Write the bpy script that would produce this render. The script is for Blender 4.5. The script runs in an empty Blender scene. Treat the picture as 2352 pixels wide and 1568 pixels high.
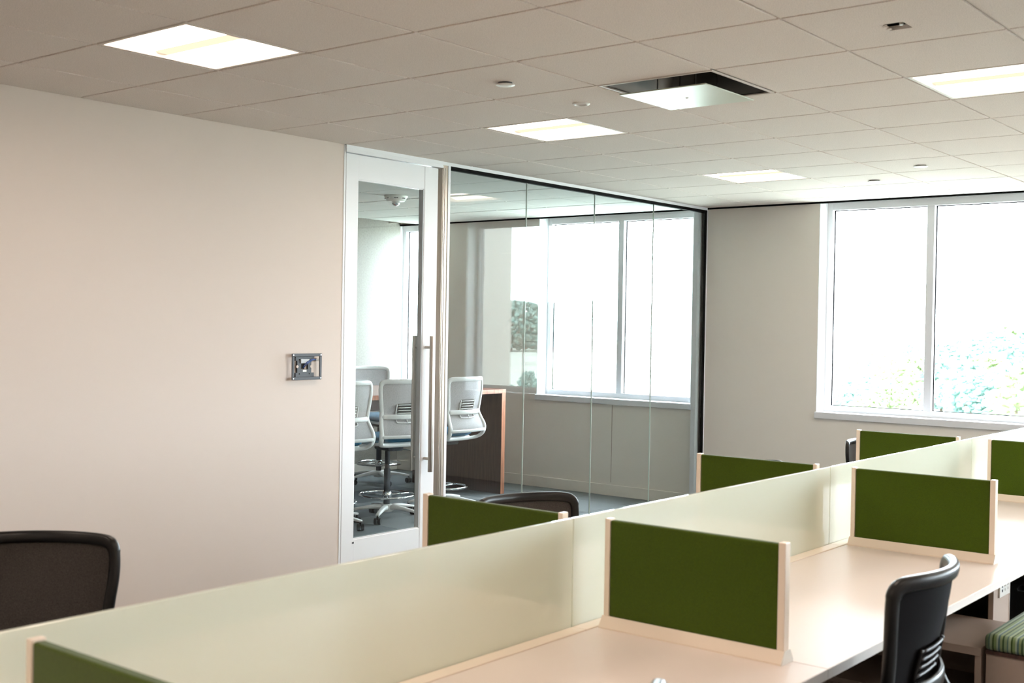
import bpy, bmesh, math, random
from mathutils import Vector, Matrix

random.seed(7)
S = bpy.context.scene
COL = S.collection
PI = math.pi

# ------------------------------------------------------------------ camera
CAM = Vector((5.5017, -3.3015, 1.6718))
YAW, PITCH, ROLL = -0.677058, -0.014255, 0.016667
fwd = Vector((math.sin(YAW) * math.cos(PITCH), math.cos(YAW) * math.cos(PITCH), math.sin(PITCH)))
rt = fwd.cross(Vector((0, 0, 1))).normalized()
up = rt.cross(fwd)
c_, s_ = math.cos(ROLL), math.sin(ROLL)
rr, uu = c_ * rt + s_ * up, -s_ * rt + c_ * up
cam_data = bpy.data.cameras.new('camera')
cam = bpy.data.objects.new('camera', cam_data)
COL.objects.link(cam)
m = Matrix((rr, uu, -fwd)).transposed().to_4x4()
m.translation = CAM
cam.matrix_world = m
cam_data.sensor_width = 36
cam_data.lens = 41.581
cam_data.clip_start = 0.05
cam_data.clip_end = 3000
cam_data.dof.use_dof = True
cam_data.dof.focus_distance = 8.5
cam_data.dof.aperture_fstop = 5.0
S.camera = cam

# ------------------------------------------------------------------ light
SKY = 22.0                     # bright overcast sky
LAMP = 12.0                   # ceiling troffers
LAMP_COL = (1.0, 0.82, 0.67)
W = bpy.data.worlds.new('overcast_sky')
S.world = W
W.use_nodes = True
bg = W.node_tree.nodes['Background']
bg.inputs['Color'].default_value = (0.80, 0.91, 1.0, 1)
bg.inputs['Strength'].default_value = SKY
S.view_settings.view_transform = 'Standard'
S.view_settings.look = 'None'
S.view_settings.exposure = 0.50
S.view_settings.gamma = 1.0
S.view_settings.use_curve_mapping = False
cy = S.cycles
cy.max_bounces = 10
cy.diffuse_bounces = 5
cy.glossy_bounces = 5
cy.transmission_bounces = 6
cy.transparent_max_bounces = 24
cy.caustics_reflective = False
cy.caustics_refractive = False
cy.sample_clamp_indirect = 8.0


# ------------------------------------------------------------------ materials
def lin(c):
    return tuple((v / 255 / 12.92) if v / 255 <= 0.04045 else ((v / 255 + 0.055) / 1.055) ** 2.4 for v in c) + (1.0,)


def nn(nt, t, **k):
    n = nt.nodes.new(t)
    for a, b in k.items():
        setattr(n, a, b)
    return n


def mat(name, rgb, rough=0.5, metal=0.0, spec=0.5, grain=None, bump=0.0, scale=200.0, coat=0.0, sheen=0.0, stretch=None):
    """Principled material; grain = colour variation amount from noise in object space (metres)."""
    m = bpy.data.materials.new(name)
    m.use_nodes = True
    nt = m.node_tree
    p = nt.nodes['Principled BSDF']
    col = lin(rgb)
    p.inputs['Base Color'].default_value = col
    p.inputs['Roughness'].default_value = rough
    p.inputs['Metallic'].default_value = metal
    p.inputs['Specular IOR Level'].default_value = spec
    p.inputs['Coat Weight'].default_value = coat
    p.inputs['Sheen Weight'].default_value = sheen
    if grain or bump:
        tc = nn(nt, 'ShaderNodeTexCoord')
        mp = nn(nt, 'ShaderNodeMapping')
        if stretch:
            mp.inputs['Scale'].default_value = stretch
        nt.links.new(tc.outputs['Object'], mp.inputs['Vector'])
        nz = nn(nt, 'ShaderNodeTexNoise')
        nz.inputs['Scale'].default_value = scale
        nz.inputs['Detail'].default_value = 3
        nt.links.new(mp.outputs['Vector'], nz.inputs['Vector'])
        if grain:
            mx = nn(nt, 'ShaderNodeMix', data_type='RGBA')
            mx.inputs['A'].default_value = tuple(c * (1 - grain) for c in col[:3]) + (1,)
            mx.inputs['B'].default_value = tuple(min(1, c * (1 + grain)) for c in col[:3]) + (1,)
            rp = nn(nt, 'ShaderNodeMapRange')
            rp.inputs['From Min'].default_value = 0.3
            rp.inputs['From Max'].default_value = 0.7
            nt.links.new(nz.outputs['Fac'], rp.inputs['Value'])
            nt.links.new(rp.outputs['Result'], mx.inputs['Factor'])
            nt.links.new(mx.outputs['Result'], p.inputs['Base Color'])
        if bump:
            b = nn(nt, 'ShaderNodeBump')
            b.inputs['Strength'].default_value = bump
            b.inputs['Distance'].default_value = 0.002
            nt.links.new(nz.outputs['Fac'], b.inputs['Height'])
            nt.links.new(b.outputs['Normal'], p.inputs['Normal'])
    return m


def glass_mat(name, tint, boost=1.0):
    """Clear glazing: every face lets the view through and mirrors by its angle."""
    m = bpy.data.materials.new(name)
    m.use_nodes = True
    nt = m.node_tree
    nt.nodes.remove(nt.nodes['Principled BSDF'])
    out = nt.nodes['Material Output']
    ge = nn(nt, 'ShaderNodeNewGeometry')
    dt = nn(nt, 'ShaderNodeVectorMath', operation='DOT_PRODUCT')
    nt.links.new(ge.outputs['Normal'], dt.inputs[0])
    nt.links.new(ge.outputs['Incoming'], dt.inputs[1])
    ab = nn(nt, 'ShaderNodeMath', operation='ABSOLUTE')
    nt.links.new(dt.outputs['Value'], ab.inputs[0])
    su = nn(nt, 'ShaderNodeMath', operation='SUBTRACT')
    su.inputs[0].default_value = 1.0
    nt.links.new(ab.outputs[0], su.inputs[1])
    pw = nn(nt, 'ShaderNodeMath', operation='POWER')
    pw.inputs[1].default_value = 5.0
    nt.links.new(su.outputs[0], pw.inputs[0])
    ma = nn(nt, 'ShaderNodeMath', operation='MULTIPLY_ADD')
    ma.inputs[1].default_value = 0.96
    ma.inputs[2].default_value = 0.042 * boost
    nt.links.new(pw.outputs[0], ma.inputs[0])
    tr = nn(nt, 'ShaderNodeBsdfTransparent')
    tr.inputs['Color'].default_value = tint + (1,)
    gl = nn(nt, 'ShaderNodeBsdfGlossy')
    gl.inputs['Roughness'].default_value = 0.0
    mx = nn(nt, 'ShaderNodeMixShader')
    nt.links.new(ma.outputs[0], mx.inputs[0])
    nt.links.new(tr.outputs[0], mx.inputs[1])
    nt.links.new(gl.outputs[0], mx.inputs[2])
    nt.links.new(mx.outputs[0], out.inputs['Surface'])
    return m


def milk_glass(name, rgb, trans):
    """Back-frosted glass: pale milky body that passes some light, polished face."""
    m = bpy.data.materials.new(name)
    m.use_nodes = True
    nt = m.node_tree
    out = nt.nodes['Material Output']
    p = nt.nodes['Principled BSDF']
    p.inputs['Base Color'].default_value = lin(rgb)
    p.inputs['Roughness'].default_value = 0.06
    p.inputs['IOR'].default_value = 1.8
    p.inputs['Coat Weight'].default_value = 1.0
    p.inputs['Coat IOR'].default_value = 1.7
    p.inputs['Coat Roughness'].default_value = 0.02
    t = nn(nt, 'ShaderNodeBsdfTranslucent')
    t.inputs['Color'].default_value = lin(rgb)
    mx = nn(nt, 'ShaderNodeMixShader')
    mx.inputs[0].default_value = trans
    nt.links.new(p.outputs[0], mx.inputs[1])
    nt.links.new(t.outputs[0], mx.inputs[2])
    nt.links.new(mx.outputs[0], out.inputs['Surface'])
    return m


def mesh_fabric(name, rgb, alpha):
    m = mat(name, rgb, 0.9, spec=0.1, grain=0.35, scale=350.0, bump=0.3)
    m.node_tree.nodes['Principled BSDF'].inputs['Alpha'].default_value = alpha
    return m


def emit(name, col, strength):
    m = bpy.data.materials.new(name)
    m.use_nodes = True
    nt = m.node_tree
    nt.nodes.remove(nt.nodes['Principled BSDF'])
    e = nn(nt, 'ShaderNodeEmission')
    e.inputs['Color'].default_value = col + (1,)
    e.inputs['Strength'].default_value = strength
    nt.links.new(e.outputs[0], nt.nodes['Material Output'].inputs['Surface'])
    return m


def stripe_mat(name):
    m = mat(name, (120, 150, 100), 0.85, spec=0.15, sheen=0.2)
    nt = m.node_tree
    tc = nn(nt, 'ShaderNodeTexCoord')
    sp = nn(nt, 'ShaderNodeSeparateXYZ')
    nt.links.new(tc.outputs['Object'], sp.inputs[0])
    mu = nn(nt, 'ShaderNodeMath', operation='MULTIPLY')
    mu.inputs[1].default_value = 1 / 0.066
    nt.links.new(sp.outputs['X'], mu.inputs[0])
    fr = nn(nt, 'ShaderNodeMath', operation='FRACT')
    nt.links.new(mu.outputs[0], fr.inputs[0])
    cr = nn(nt, 'ShaderNodeValToRGB')
    el = cr.color_ramp
    el.interpolation = 'CONSTANT'
    seq = [(0.0, (58, 82, 56)), (0.09, (128, 150, 118)), (0.24, (88, 116, 108)), (0.32, (146, 164, 134)), (0.45, (60, 82, 46)),
           (0.54, (120, 142, 98)), (0.68, (150, 168, 146)), (0.78, (78, 106, 110)), (0.87, (132, 150, 112))]
    while len(el.elements) < len(seq):
        el.elements.new(0.5)
    for e, (pos, c) in zip(el.elements, seq):
        e.position = pos
        e.color = lin(c)
    nt.links.new(fr.outputs[0], cr.inputs[0])
    nt.links.new(cr.outputs[0], nt.nodes['Principled BSDF'].inputs['Base Color'])
    return m


def wood_mat(name, rgb):
    return mat(name, rgb, 0.35, grain=0.35, scale=6.0, stretch=(14, 14, 0.6))


M = dict(
    wall=mat('wall_paint', (218, 205, 196), 0.75, spec=0.2, bump=0.05, scale=500),
    wall_far=mat('far_wall_paint', (222, 215, 207), 0.75, spec=0.2, bump=0.05, scale=500),
    vinyl=mat('vinyl_wallcovering', (158, 152, 144), 0.6, grain=0.12, scale=60, bump=0.25, stretch=(1, 1.4, 1)),
    tile=mat('mineral_fibre_tile', (226, 217, 209), 0.95, spec=0.05, grain=0.16, scale=260, bump=0.4),
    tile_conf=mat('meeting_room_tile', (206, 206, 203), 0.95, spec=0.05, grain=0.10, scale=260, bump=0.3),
    tee=mat('white_tee_bar', (214, 206, 197), 0.5),
    plenum=mat('plenum_dark', (42, 40, 38), 0.9),
    white=mat('white_lacquer', (244, 246, 249), 0.28),
    white_warm=mat('white_laminate', (234, 222, 215), 0.40, spec=0.42, bump=0.02, scale=900),
    desk_edge=mat('desk_edge_band', (236, 230, 226), 0.4),
    trimwhite=mat('screen_frame_paint', (243, 229, 214), 0.35),
    winframe=mat('window_frame_paint', (214, 214, 218), 0.4),
    steel=mat('brushed_steel', (196, 188, 180), 0.28, metal=1.0, grain=0.1, scale=40, stretch=(6, 6, 0.2)),
    post=mat('champagne_post', (206, 192, 178), 0.35, metal=0.7),
    chrome=mat('chrome', (225, 228, 230), 0.08, metal=1.0),
    gasket=mat('black_gasket', (10, 10, 11), 0.85, spec=0.15),
    black=mat('black_plastic', (9, 9, 11), 0.34, spec=0.4),
    black_soft=mat('black_rubber', (14, 14, 15), 0.6),
    blackmesh=mesh_fabric('black_mesh_fabric', (70, 66, 64), 1.0),
    black_fabric=mat('black_seat_fabric', (24, 24, 26), 0.9, spec=0.1, bump=0.3, scale=600),
    pale=mat('pale_grey_plastic', (234, 232, 230), 0.4),
    palemesh=mesh_fabric('grey_mesh_fabric', (198, 193, 194), 0.88),
    blue_fabric=mat('blue_seat_fabric', (44, 98, 126), 0.85, grain=0.15, scale=300),
    green=mat('green_felt', (64, 82, 12), 0.95, spec=0.08, grain=0.16, scale=420, bump=0.25, sheen=0.25),
    glass=glass_mat('clear_glass', (0.955, 0.98, 0.976)),
    window_glass=glass_mat('window_glass', (0.985, 0.995, 0.99), 0.8),
    milk=milk_glass('frosted_glass', (241, 245, 236), 0.5),
    milk_edge=mat('polished_glass_edge', (226, 240, 232), 0.12, spec=0.8),
    carpet=mat('carpet_grey', (124, 126, 127), 0.98, spec=0.03, grain=0.35, scale=160, bump=0.6, stretch=(1, 3, 1)),
    carpet_b=mat('carpet_grey_dark', (106, 109, 111), 0.98, spec=0.03, grain=0.4, scale=160, bump=0.6, stretch=(3, 1, 1)),
    walnut=wood_mat('reddish_walnut', (128, 78, 58)),
    walnut_d=wood_mat('dark_walnut', (84, 62, 56)),
    wood_edge=wood_mat('light_wood_edge', (176, 118, 92)),
    taupe=mat('taupe_laminate', (180, 162, 150), 0.45),
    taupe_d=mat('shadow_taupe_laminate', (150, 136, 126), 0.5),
    diffuser=emit('lit_diffuser', LAMP_COL, LAMP),
    basket=emit('lit_basket', (1.0, 0.78, 0.56), LAMP * 0.075),
    stripe=stripe_mat('striped_upholstery'),
    plastic_w=mat('white_plastic', (232, 230, 224), 0.35),
    dark_metal=mat('dark_duct_metal', (92, 90, 86), 0.35, metal=0.8),
    plaque=mat('diffuser_plaque_enamel', (206, 213, 198), 0.30, spec=0.3),
    anthracite=mat('anthracite_plastic', (66, 68, 74), 0.45),
    blue_wire=mat('blue_cable', (52, 84, 150), 0.4),
    stop_grey=mat('stop_grey', (186, 191, 195), 0.35),
    dark_panel=mat('dark_modesty_panel', (44, 42, 42), 0.6),
    mesh_rear=mat('mesh_rear_shaded', (16, 16, 19), 0.8, spec=0.1),  # rear of the same cloth, shade put into a blacker colour
    label=mat('printed_label', (236, 236, 232), 0.6),
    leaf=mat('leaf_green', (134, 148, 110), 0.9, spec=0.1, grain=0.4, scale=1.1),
    leaf_b=mat('leaf_hazy_blue_green', (120, 147, 139), 0.9, spec=0.1, grain=0.4, scale=1.1),  # leaf colour with bluish distance haze mixed in
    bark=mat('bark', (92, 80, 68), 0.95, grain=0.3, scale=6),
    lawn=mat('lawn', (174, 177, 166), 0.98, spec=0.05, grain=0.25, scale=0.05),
    path=mat('pale_path', (196, 188, 176), 0.95),
    concrete=mat('precast_concrete', (196, 190, 182), 0.9, grain=0.18, scale=30, bump=0.5),
)


# ------------------------------------------------------------------ mesh helpers
def new():
    return bmesh.new()


def add_box(bm, x0, x1, y0, y1, z0, z1, bevel=0.0, seg=2):
    r = bmesh.ops.create_cube(bm, size=1.0)
    vs = r['verts']
    bmesh.ops.scale(bm, vec=(x1 - x0, y1 - y0, z1 - z0), verts=vs)
    bmesh.ops.translate(bm, vec=((x0 + x1) / 2, (y0 + y1) / 2, (z0 + z1) / 2), verts=vs)
    if bevel:
        es = list({e for v in vs for e in v.link_edges})
        bmesh.ops.bevel(bm, geom=es, offset=bevel, segments=seg, profile=0.5, affect='EDGES')
    return bm


def add_cyl(bm, p0, p1, r0, r1=None, n=24, cap=True):
    p0, p1 = Vector(p0), Vector(p1)
    r1 = r0 if r1 is None else r1
    d = p1 - p0
    q = Vector((0, 0, 1)).rotation_difference(d.normalized()).to_matrix().to_4x4()
    mt = Matrix.Translation((p0 + p1) / 2) @ q
    bmesh.ops.create_cone(bm, cap_ends=cap, segments=n, radius1=r0, radius2=r1, depth=d.length, matrix=mt)
    return bm


def add_prism(bm, prof, axis, a0, a1):
    """prof: list of 2-D points; extruded along axis ('x','y','z') from a0 to a1."""
    def put(p, a):
        return {'x': (a, p[0], p[1]), 'y': (p[0], a, p[1]), 'z': (p[0], p[1], a)}[axis]
    v0 = [bm.verts.new(put(p, a0)) for p in prof]
    v1 = [bm.verts.new(put(p, a1)) for p in prof]
    n = len(prof)
    bm.faces.new(v0)
    bm.faces.new(v1[::-1])
    for i in range(n):
        bm.faces.new((v0[i], v1[i], v1[(i + 1) % n], v0[(i + 1) % n]))
    bmesh.ops.recalc_face_normals(bm, faces=bm.faces[:])
    return bm


def add_lathe(bm, prof, n=32, center=(0, 0, 0)):
    """prof: list of (r, z) revolved about z."""
    cx, cy_, cz = center
    rings = []
    for r, z in prof:
        rings.append([bm.verts.new((cx + r * math.cos(2 * PI * k / n), cy_ + r * math.sin(2 * PI * k / n), cz + z)) for k in range(n)])
    for a, b in zip(rings, rings[1:]):
        for k in range(n):
            bm.faces.new((a[k], a[(k + 1) % n], b[(k + 1) % n], b[k]))
    if prof[0][0] > 1e-5:
        bm.faces.new(rings[0][::-1])
    if prof[-1][0] > 1e-5:
        bm.faces.new(rings[-1])
    bmesh.ops.recalc_face_normals(bm, faces=bm.faces[:])
    return bm


def sweep(bm, pts, nrm, w, h, closed=False, n=10, power=2.6):
    """Tube with a superellipse section; w along the binormal, h along the normal (numbers or per-point lists)."""
    N = len(pts)
    P = [Vector(p) for p in pts]
    rings = []
    for i in range(N):
        a = P[(i - 1) % N] if (closed or i > 0) else P[i]
        b = P[(i + 1) % N] if (closed or i < N - 1) else P[i]
        T = (b - a).normalized()
        nv = Vector(nrm[i]) if isinstance(nrm, list) else Vector(nrm)
        nv = (nv - T * nv.dot(T)).normalized()
        B = T.cross(nv)
        wi = w[i] if isinstance(w, list) else w
        hi = h[i] if isinstance(h, list) else h
        ring = []
        for k in range(n):
            t = 2 * PI * k / n
            cc, ss = math.cos(t), math.sin(t)
            cc = math.copysign(abs(cc) ** (2 / power), cc)
            ss = math.copysign(abs(ss) ** (2 / power), ss)
            ring.append(bm.verts.new(P[i] + B * (wi / 2 * cc) + nv * (hi / 2 * ss)))
        rings.append(ring)
    pairs = list(zip(rings, rings[1:])) + ([(rings[-1], rings[0])] if closed else [])
    for a, b in pairs:
        for k in range(n):
            bm.faces.new((a[k], a[(k + 1) % n], b[(k + 1) % n], b[k]))
    if not closed:
        bm.faces.new(rings[0][::-1])
        bm.faces.new(rings[-1])
    bmesh.ops.recalc_face_normals(bm, faces=bm.faces[:])
    return bm


def spline(pts, n):
    """Catmull-Rom through pts (tuples of any size), n samples per span."""
    P = [Vector(p) for p in pts]
    P = [2 * P[0] - P[1]] + P + [2 * P[-1] - P[-2]]
    out = []
    for i in range(1, len(P) - 2):
        a, b, c, d = P[i - 1:i + 3]
        for k in range(n):
            t = k / n
            out.append(0.5 * ((2 * b) + (c - a) * t + (2 * a - 5 * b + 4 * c - d) * t * t + (3 * b - a - 3 * c + d) * t ** 3))
    out.append(P[-2])
    return out


def obj(name, bm, material, parent=None, smooth=False, loc=None):
    me = bpy.data.meshes.new(name)
    if smooth:
        for f in bm.faces:
            f.smooth = True
    bm.to_mesh(me)
    bm.free()
    o = bpy.data.objects.new(name, me)
    for mm in (material if isinstance(material, (list, tuple)) else [material]):
        me.materials.append(mm)
    COL.objects.link(o)
    if parent is not None:
        o.parent = parent
    if loc is not None:
        o.location = loc
    return o


def smooth_angle(o, deg=35):
    me = o.data
    for p in me.polygons:
        p.use_smooth = True
    try:
        me.set_sharp_from_angle(angle=math.radians(deg))
    except Exception:
        pass
    return o


def tag(o, label=None, cat=None, group=None, kind=None):
    if label:
        o['label'] = label
    if cat:
        o['category'] = cat
    if group:
        o['group'] = group
    if kind:
        o['kind'] = kind
    return o


def thing(name, label, cat, loc=(0, 0, 0), rz=0.0, group=None):
    o = bpy.data.objects.new(name, None)
    o.empty_display_size = 0.1
    COL.objects.link(o)
    o.location = loc
    o.rotation_euler = (0, 0, rz)
    return tag(o, label, cat, group)


def struct(name, bm, material, parent=None, smooth=False):
    o = obj(name, bm, material, parent, smooth)
    if parent is None:
        o['kind'] = 'structure'
    return o


def copy_tree(o, parent=None):
    c = o.copy()
    COL.objects.link(c)
    c.parent = parent
    for ch in list(o.children):
        copy_tree(ch, c)
    return c


def boxobj(name, dims, material, parent=None, bevel=0.0):
    return obj(name, add_box(new(), *dims, bevel=bevel), material, parent)


# ------------------------------------------------------------------ room shell
HC = 2.785                    # ceiling tile face
YF = 6.42                     # room side of the window wall
XR, YB = 9.4, -6.6            # right wall, wall behind the camera
XC, YC = -3.97, 0.9           # meeting-room left wall and front wall
T = 0.6096
GX, GY = 1.125, 0.0           # tile grid origin
TOP = 3.25


def box_struct(name, dims, material):
    return struct(name, add_box(new(), *dims), material)


floor = box_struct('floor', (XC - 0.2, XR + 0.2, YB - 0.2, YF + 0.25, -0.3, -0.012), M['plenum'])
floor['label'] = 'dark grey carpet tile floor under the desks and the meeting room'
# carpet tiles: those in the meeting room and around the desks that can show are pieces
CT = 0.6
tile_me = {}
for key, mm in (('a', M['carpet']), ('b', M['carpet_b'])):
    b = add_box(new(), 0.0015, CT - 0.0015, 0.0015, CT - 0.0015, -0.012, 0.0, bevel=0.002, seg=1)
    me = bpy.data.meshes.new('carpet_tile')
    b.to_mesh(me)
    b.free()
    me.materials.append(mm)
    tile_me[key] = me
rest = {'a': new(), 'b': new()}
rng = random.Random(3)
nx0, nx1 = math.floor(XC / CT), math.ceil(XR / CT)
ny0, ny1 = math.floor(YB / CT), math.ceil(YF / CT)
n_ct = 0
for i in range(nx0, nx1):
    for j in range(ny0, ny1):
        k = 'a' if rng.random() < 0.55 else 'b'
        x, y = i * CT, j * CT
        show = (x < 0 and y > 1.7) or (1.2 < x < 5.4 and y > -2.5)
        if show:
            o = bpy.data.objects.new('carpet_tile', tile_me[k])
            COL.objects.link(o)
            o.parent = floor
            o.location = (x, y, 0)
            n_ct += 1
        else:
            add_box(rest[k], x + .0015, x + CT - .0015, y + .0015, y + CT - .0015, -0.012, 0.0)
for k in rest:
    o = obj('carpet_remainder', rest[k], M['carpet' if k == 'a' else 'carpet_b'], floor)
    o['kind'] = 'stuff'

# walls
box_struct('wall_left', (-0.12, 0.0, YB, 1.828, 0, TOP), M['wall'])
ADDED_SIDE_WINS = [(3.7, 5.6)]  # unseen window added to bring in more daylight
b = new()
y = YB
for (a, c) in ADDED_SIDE_WINS:
    add_box(b, XR, XR + 0.26, y, a, 0, TOP)
    add_box(b, XR, XR + 0.26, a, c, 0, 0.93)
    add_box(b, XR, XR + 0.26, a, c, HC + 0.008, TOP)
    y = c
add_box(b, XR, XR + 0.26, y, YF, 0, TOP)
struct('wall_right', b, M['wall'])
box_struct('wall_back', (-0.12, XR + 0.15, YB - 0.15, YB, 0, TOP), M['wall'])
box_struct('wall_meeting_left', (XC - 0.15, XC, YC, YF, 0, TOP), M['vinyl'])
box_struct('wall_meeting_front', (XC - 0.15, -0.12, YC - 0.12, YC, 0, TOP), M['wall'])
# wall above the glass front, hidden behind the ceiling
box_struct('wall_bulkhead', (-0.12, 0.0, 1.828, YF, HC + 0.012, TOP), M['plenum'])

# window wall, opened for the windows
WINS = [(-1.970 + 3.083 * k, -0.150 + 3.083 * k) for k in (0, 1)] + [(5.05, 6.87), (7.55, 9.25)]
SILL_Z, WY0, WY1 = 0.93, YF, YF + 0.26
b = new()
edges = []
x = XC - 0.15
openings = [(XC - 0.14, -3.233)] + WINS
for (a, c) in openings:
    if a > x:
        add_box(b, x, a, WY0, WY1, 0, TOP)
    add_box(b, a, c, WY0, WY1, 0, SILL_Z)
    add_box(b, a, c, WY0, WY1, HC + 0.008, TOP)
    x = c
add_box(b, x, XR + 0.15, WY0, WY1, 0, TOP)
far = struct('wall_far', b, M['wall_far'])
far['label'] = 'pale wall with the windows, running behind desks and meeting room'
# black strip standing in for the shadow line along the top of the window wall
box_struct('trim_shadow_strip', (XC, XR, YF - 0.012, YF + 0.02, HC - 0.014, HC + 0.008), M['gasket'])
# thin seams where the wall panels under the meeting room window meet
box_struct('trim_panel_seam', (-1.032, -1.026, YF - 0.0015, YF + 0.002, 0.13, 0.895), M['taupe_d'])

for nm, dims in (('baseboard_far', (XC, -0.02, YF - 0.012, YF, 0, 0.108)), ('baseboard_far', (0.0, XR, YF - 0.012, YF, 0, 0.108)),
                 ('baseboard_left', (0.0, 0.012, YB, 1.826, 0, 0.108)), ('baseboard_meeting', (XC, XC + 0.012, YC, YF, 0, 0.108)),
                 ('baseboard_right', (XR - 0.012, XR, YB, YF, 0, 0.108)), ('baseboard_back', (0, XR, YB, YB + 0.012, 0, 0.108))):
    o = struct(nm, add_box(new(), *dims, bevel=0.003), M['wall_far'])


def window(n, x0, x1, mulls):
    """Frame, mullions, panes and sill of one opening."""
    fy0, fy1 = YF + 0.15, YF + 0.235
    z0, z1 = 0.955, HC + 0.006
    fw = 0.048
    b = new()
    add_box(b, x0, x0 + fw, fy0, fy1, z0, z1, bevel=0.002)
    add_box(b, x1 - fw, x1, fy0, fy1, z0, z1, bevel=0.002)
    add_box(b, x0 + fw, x1 - fw, fy0, fy1, z1 - 0.068, z1, bevel=0.002)
    add_box(b, x0 + fw, x1 - fw, fy0, fy1, z0, z0 + 0.05, bevel=0.002)
    w = struct('window_%d' % n, b, M['winframe'])
    xs = [x0 + fw]
    for mx in mulls:
        boxobj('mullion', (mx, mx + 0.062, fy0, fy1, z0 + 0.05, z1 - 0.068), M['winframe'], w, 0.002)
        xs += [mx, mx + 0.062]
    xs.append(x1 - fw)
    for a, c in zip(xs[::2], xs[1::2]):
        boxobj('pane', (a + 0.004, c - 0.004, fy1 - 0.03, fy1 - 0.018, z0 + 0.054, z1 - 0.072), M['window_glass'], w)
        g = new()
        gy0, gy1 = fy1 - 0.036, fy1 - 0.030
        add_box(g, a, a + 0.007, gy0, gy1, z0 + 0.05, z1 - 0.068)
        add_box(g, c - 0.007, c, gy0, gy1, z0 + 0.05, z1 - 0.068)
        add_box(g, a + 0.007, c - 0.007, gy0, gy1, z0 + 0.05, z0 + 0.055)
        add_box(g, a + 0.007, c - 0.007, gy0, gy1, z1 - 0.075, z1 - 0.068)
        obj('glazing_gasket', g, M['gasket'], w)
    boxobj('window_sill', (x0 - 0.012, x1 + 0.012, YF - 0.022, fy0 + 0.01, 0.900, 0.955), M['winframe'], w, 0.003)
    rv = new()
    add_box(rv, x0 - 0.006, x0 + 0.0015, YF - 0.001, fy0, 0.955, HC)
    add_box(rv, x1 - 0.0015, x1 + 0.006, YF - 0.001, fy0, 0.955, HC)
    obj('reveal_lining', rv, M['white'], w)
    return w


for k, (a, c) in enumerate(WINS):
    window(k + 1, a, c, [a + 0.880])
window(5, XC - 0.1, -3.233, [])
for k, (a, c) in enumerate(ADDED_SIDE_WINS):                 # side wall windows, added for their daylight, out of view
    b = new()
    fx0, fx1, z0, z1, fw = XR + 0.15, XR + 0.235, 0.955, HC + 0.006, 0.05
    add_box(b, fx0, fx1, a, a + fw, z0, z1)
    add_box(b, fx0, fx1, c - fw, c, z0, z1)
    add_box(b, fx0, fx1, a + fw, c - fw, z1 - 0.068, z1)
    add_box(b, fx0, fx1, a + fw, c - fw, z0, z0 + 0.05)
    w = struct('window_%d' % (k + 6), b, M['winframe'])
    my = (a + c) / 2
    boxobj('mullion', (fx0, fx1, my - 0.03, my + 0.03, z0 + 0.05, z1 - 0.068), M['winframe'], w)
    boxobj('pane', (fx1 - 0.03, fx1 - 0.018, a + fw, my - 0.03, z0 + 0.05, z1 - 0.068), M['window_glass'], w)
    boxobj('pane', (fx1 - 0.03, fx1 - 0.018, my + 0.03, c - fw, z0 + 0.05, z1 - 0.068), M['window_glass'], w)
    boxobj('window_sill', (XR - 0.022, fx0 + 0.01, a - 0.012, c + 0.012, 0.900, 0.955), M['winframe'], w)

# ------------------------------------------------------------------ ceiling
ceiling = box_struct('ceiling', (XC - 0.15, XR + 0.15, YB - 0.15, YF + 0.26, TOP, TOP + 0.1), M['plenum'])
ceiling['label'] = 'suspended grid ceiling of square speckled tiles'
TEE_Z = HC + 0.007


def visible(x, y, z, mgn=0.04):
    d = Vector((x, y, z)) - CAM
    w = d.dot(fwd)
    if w < 0.2:
        return False
    u, v = d.dot(rr) / w * 2716.6 / 2352, d.dot(uu) / w * 2716.6 / 2352
    return abs(u) < 0.5 + mgn and abs(v) < 0.3333 + mgn


def tile_bm(x0, x1, y0, y1):
    g = 0.0065
    return add_box(new(), x0 + g, x1 - g, y0 + g, y1 - g, HC, HC + 0.016, bevel=0.002, seg=1)


LIGHTS = [(u, v) for u in (0, 4, 8, 12) for v in (-9, -5, -1, 3, 7)]
SKIP = set(LIGHTS) | {(2, 2)}
HOLE = (4, 1)
b_me = tile_bm(0, T, 0, T)
office_me = bpy.data.meshes.new('ceiling_tile')
b_me.to_mesh(office_me)
b_me.free()
office_me.materials.append(M['tile'])
restb = new()
g = new()
us = range(-2, 14)
vs = range(-11, 11)
for u in us:
    for v in vs:
        x0, x1 = max(0.0, GX + u * T), min(XR, GX + (u + 1) * T)
        y0, y1 = max(YB, GY + v * T), min(YF - 0.012, GY + (v + 1) * T)
        if x1 - x0 < 0.02 or y1 - y0 < 0.02 or (u, v) in SKIP:
            continue
        if (u, v) == HOLE:
            continue
        vis = any(visible(px, py, HC) for px in (x0, x1) for py in (y0, y1))
        full = x1 - x0 > T - 1e-4 and y1 - y0 > T - 1e-4
        if vis and full:
            o = bpy.data.objects.new('ceiling_tile', office_me)
            COL.objects.link(o)
            o.parent = ceiling
            o.location = (x0, y0, 0)
        elif vis:
            obj('ceiling_tile', tile_bm(x0, x1, y0, y1), M['tile'], ceiling)
        else:
            bb = tile_bm(x0, x1, y0, y1)
            tmp = bpy.data.meshes.new('t')
            bb.to_mesh(tmp)
            bb.free()
            restb.from_mesh(tmp)
            bpy.data.meshes.remove(tmp)
o = obj('ceiling_tile_remainder', restb, M['tile'], ceiling)
o['kind'] = 'stuff'
# tee bars
for u in range(-1, 15):
    x = GX + u * T
    if 0 < x < XR:
        add_box(g, x - 0.012, x + 0.012, YB, YF - 0.012, TEE_Z, TEE_Z + 0.03)
for v in range(-10, 11):
    y = GY + v * T
    add_box(g, 0, XR, y - 0.012, y + 0.012, TEE_Z + 0.0006, TEE_Z + 0.0306)
obj('suspension_grid', g, M['tee'], ceiling)
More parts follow.
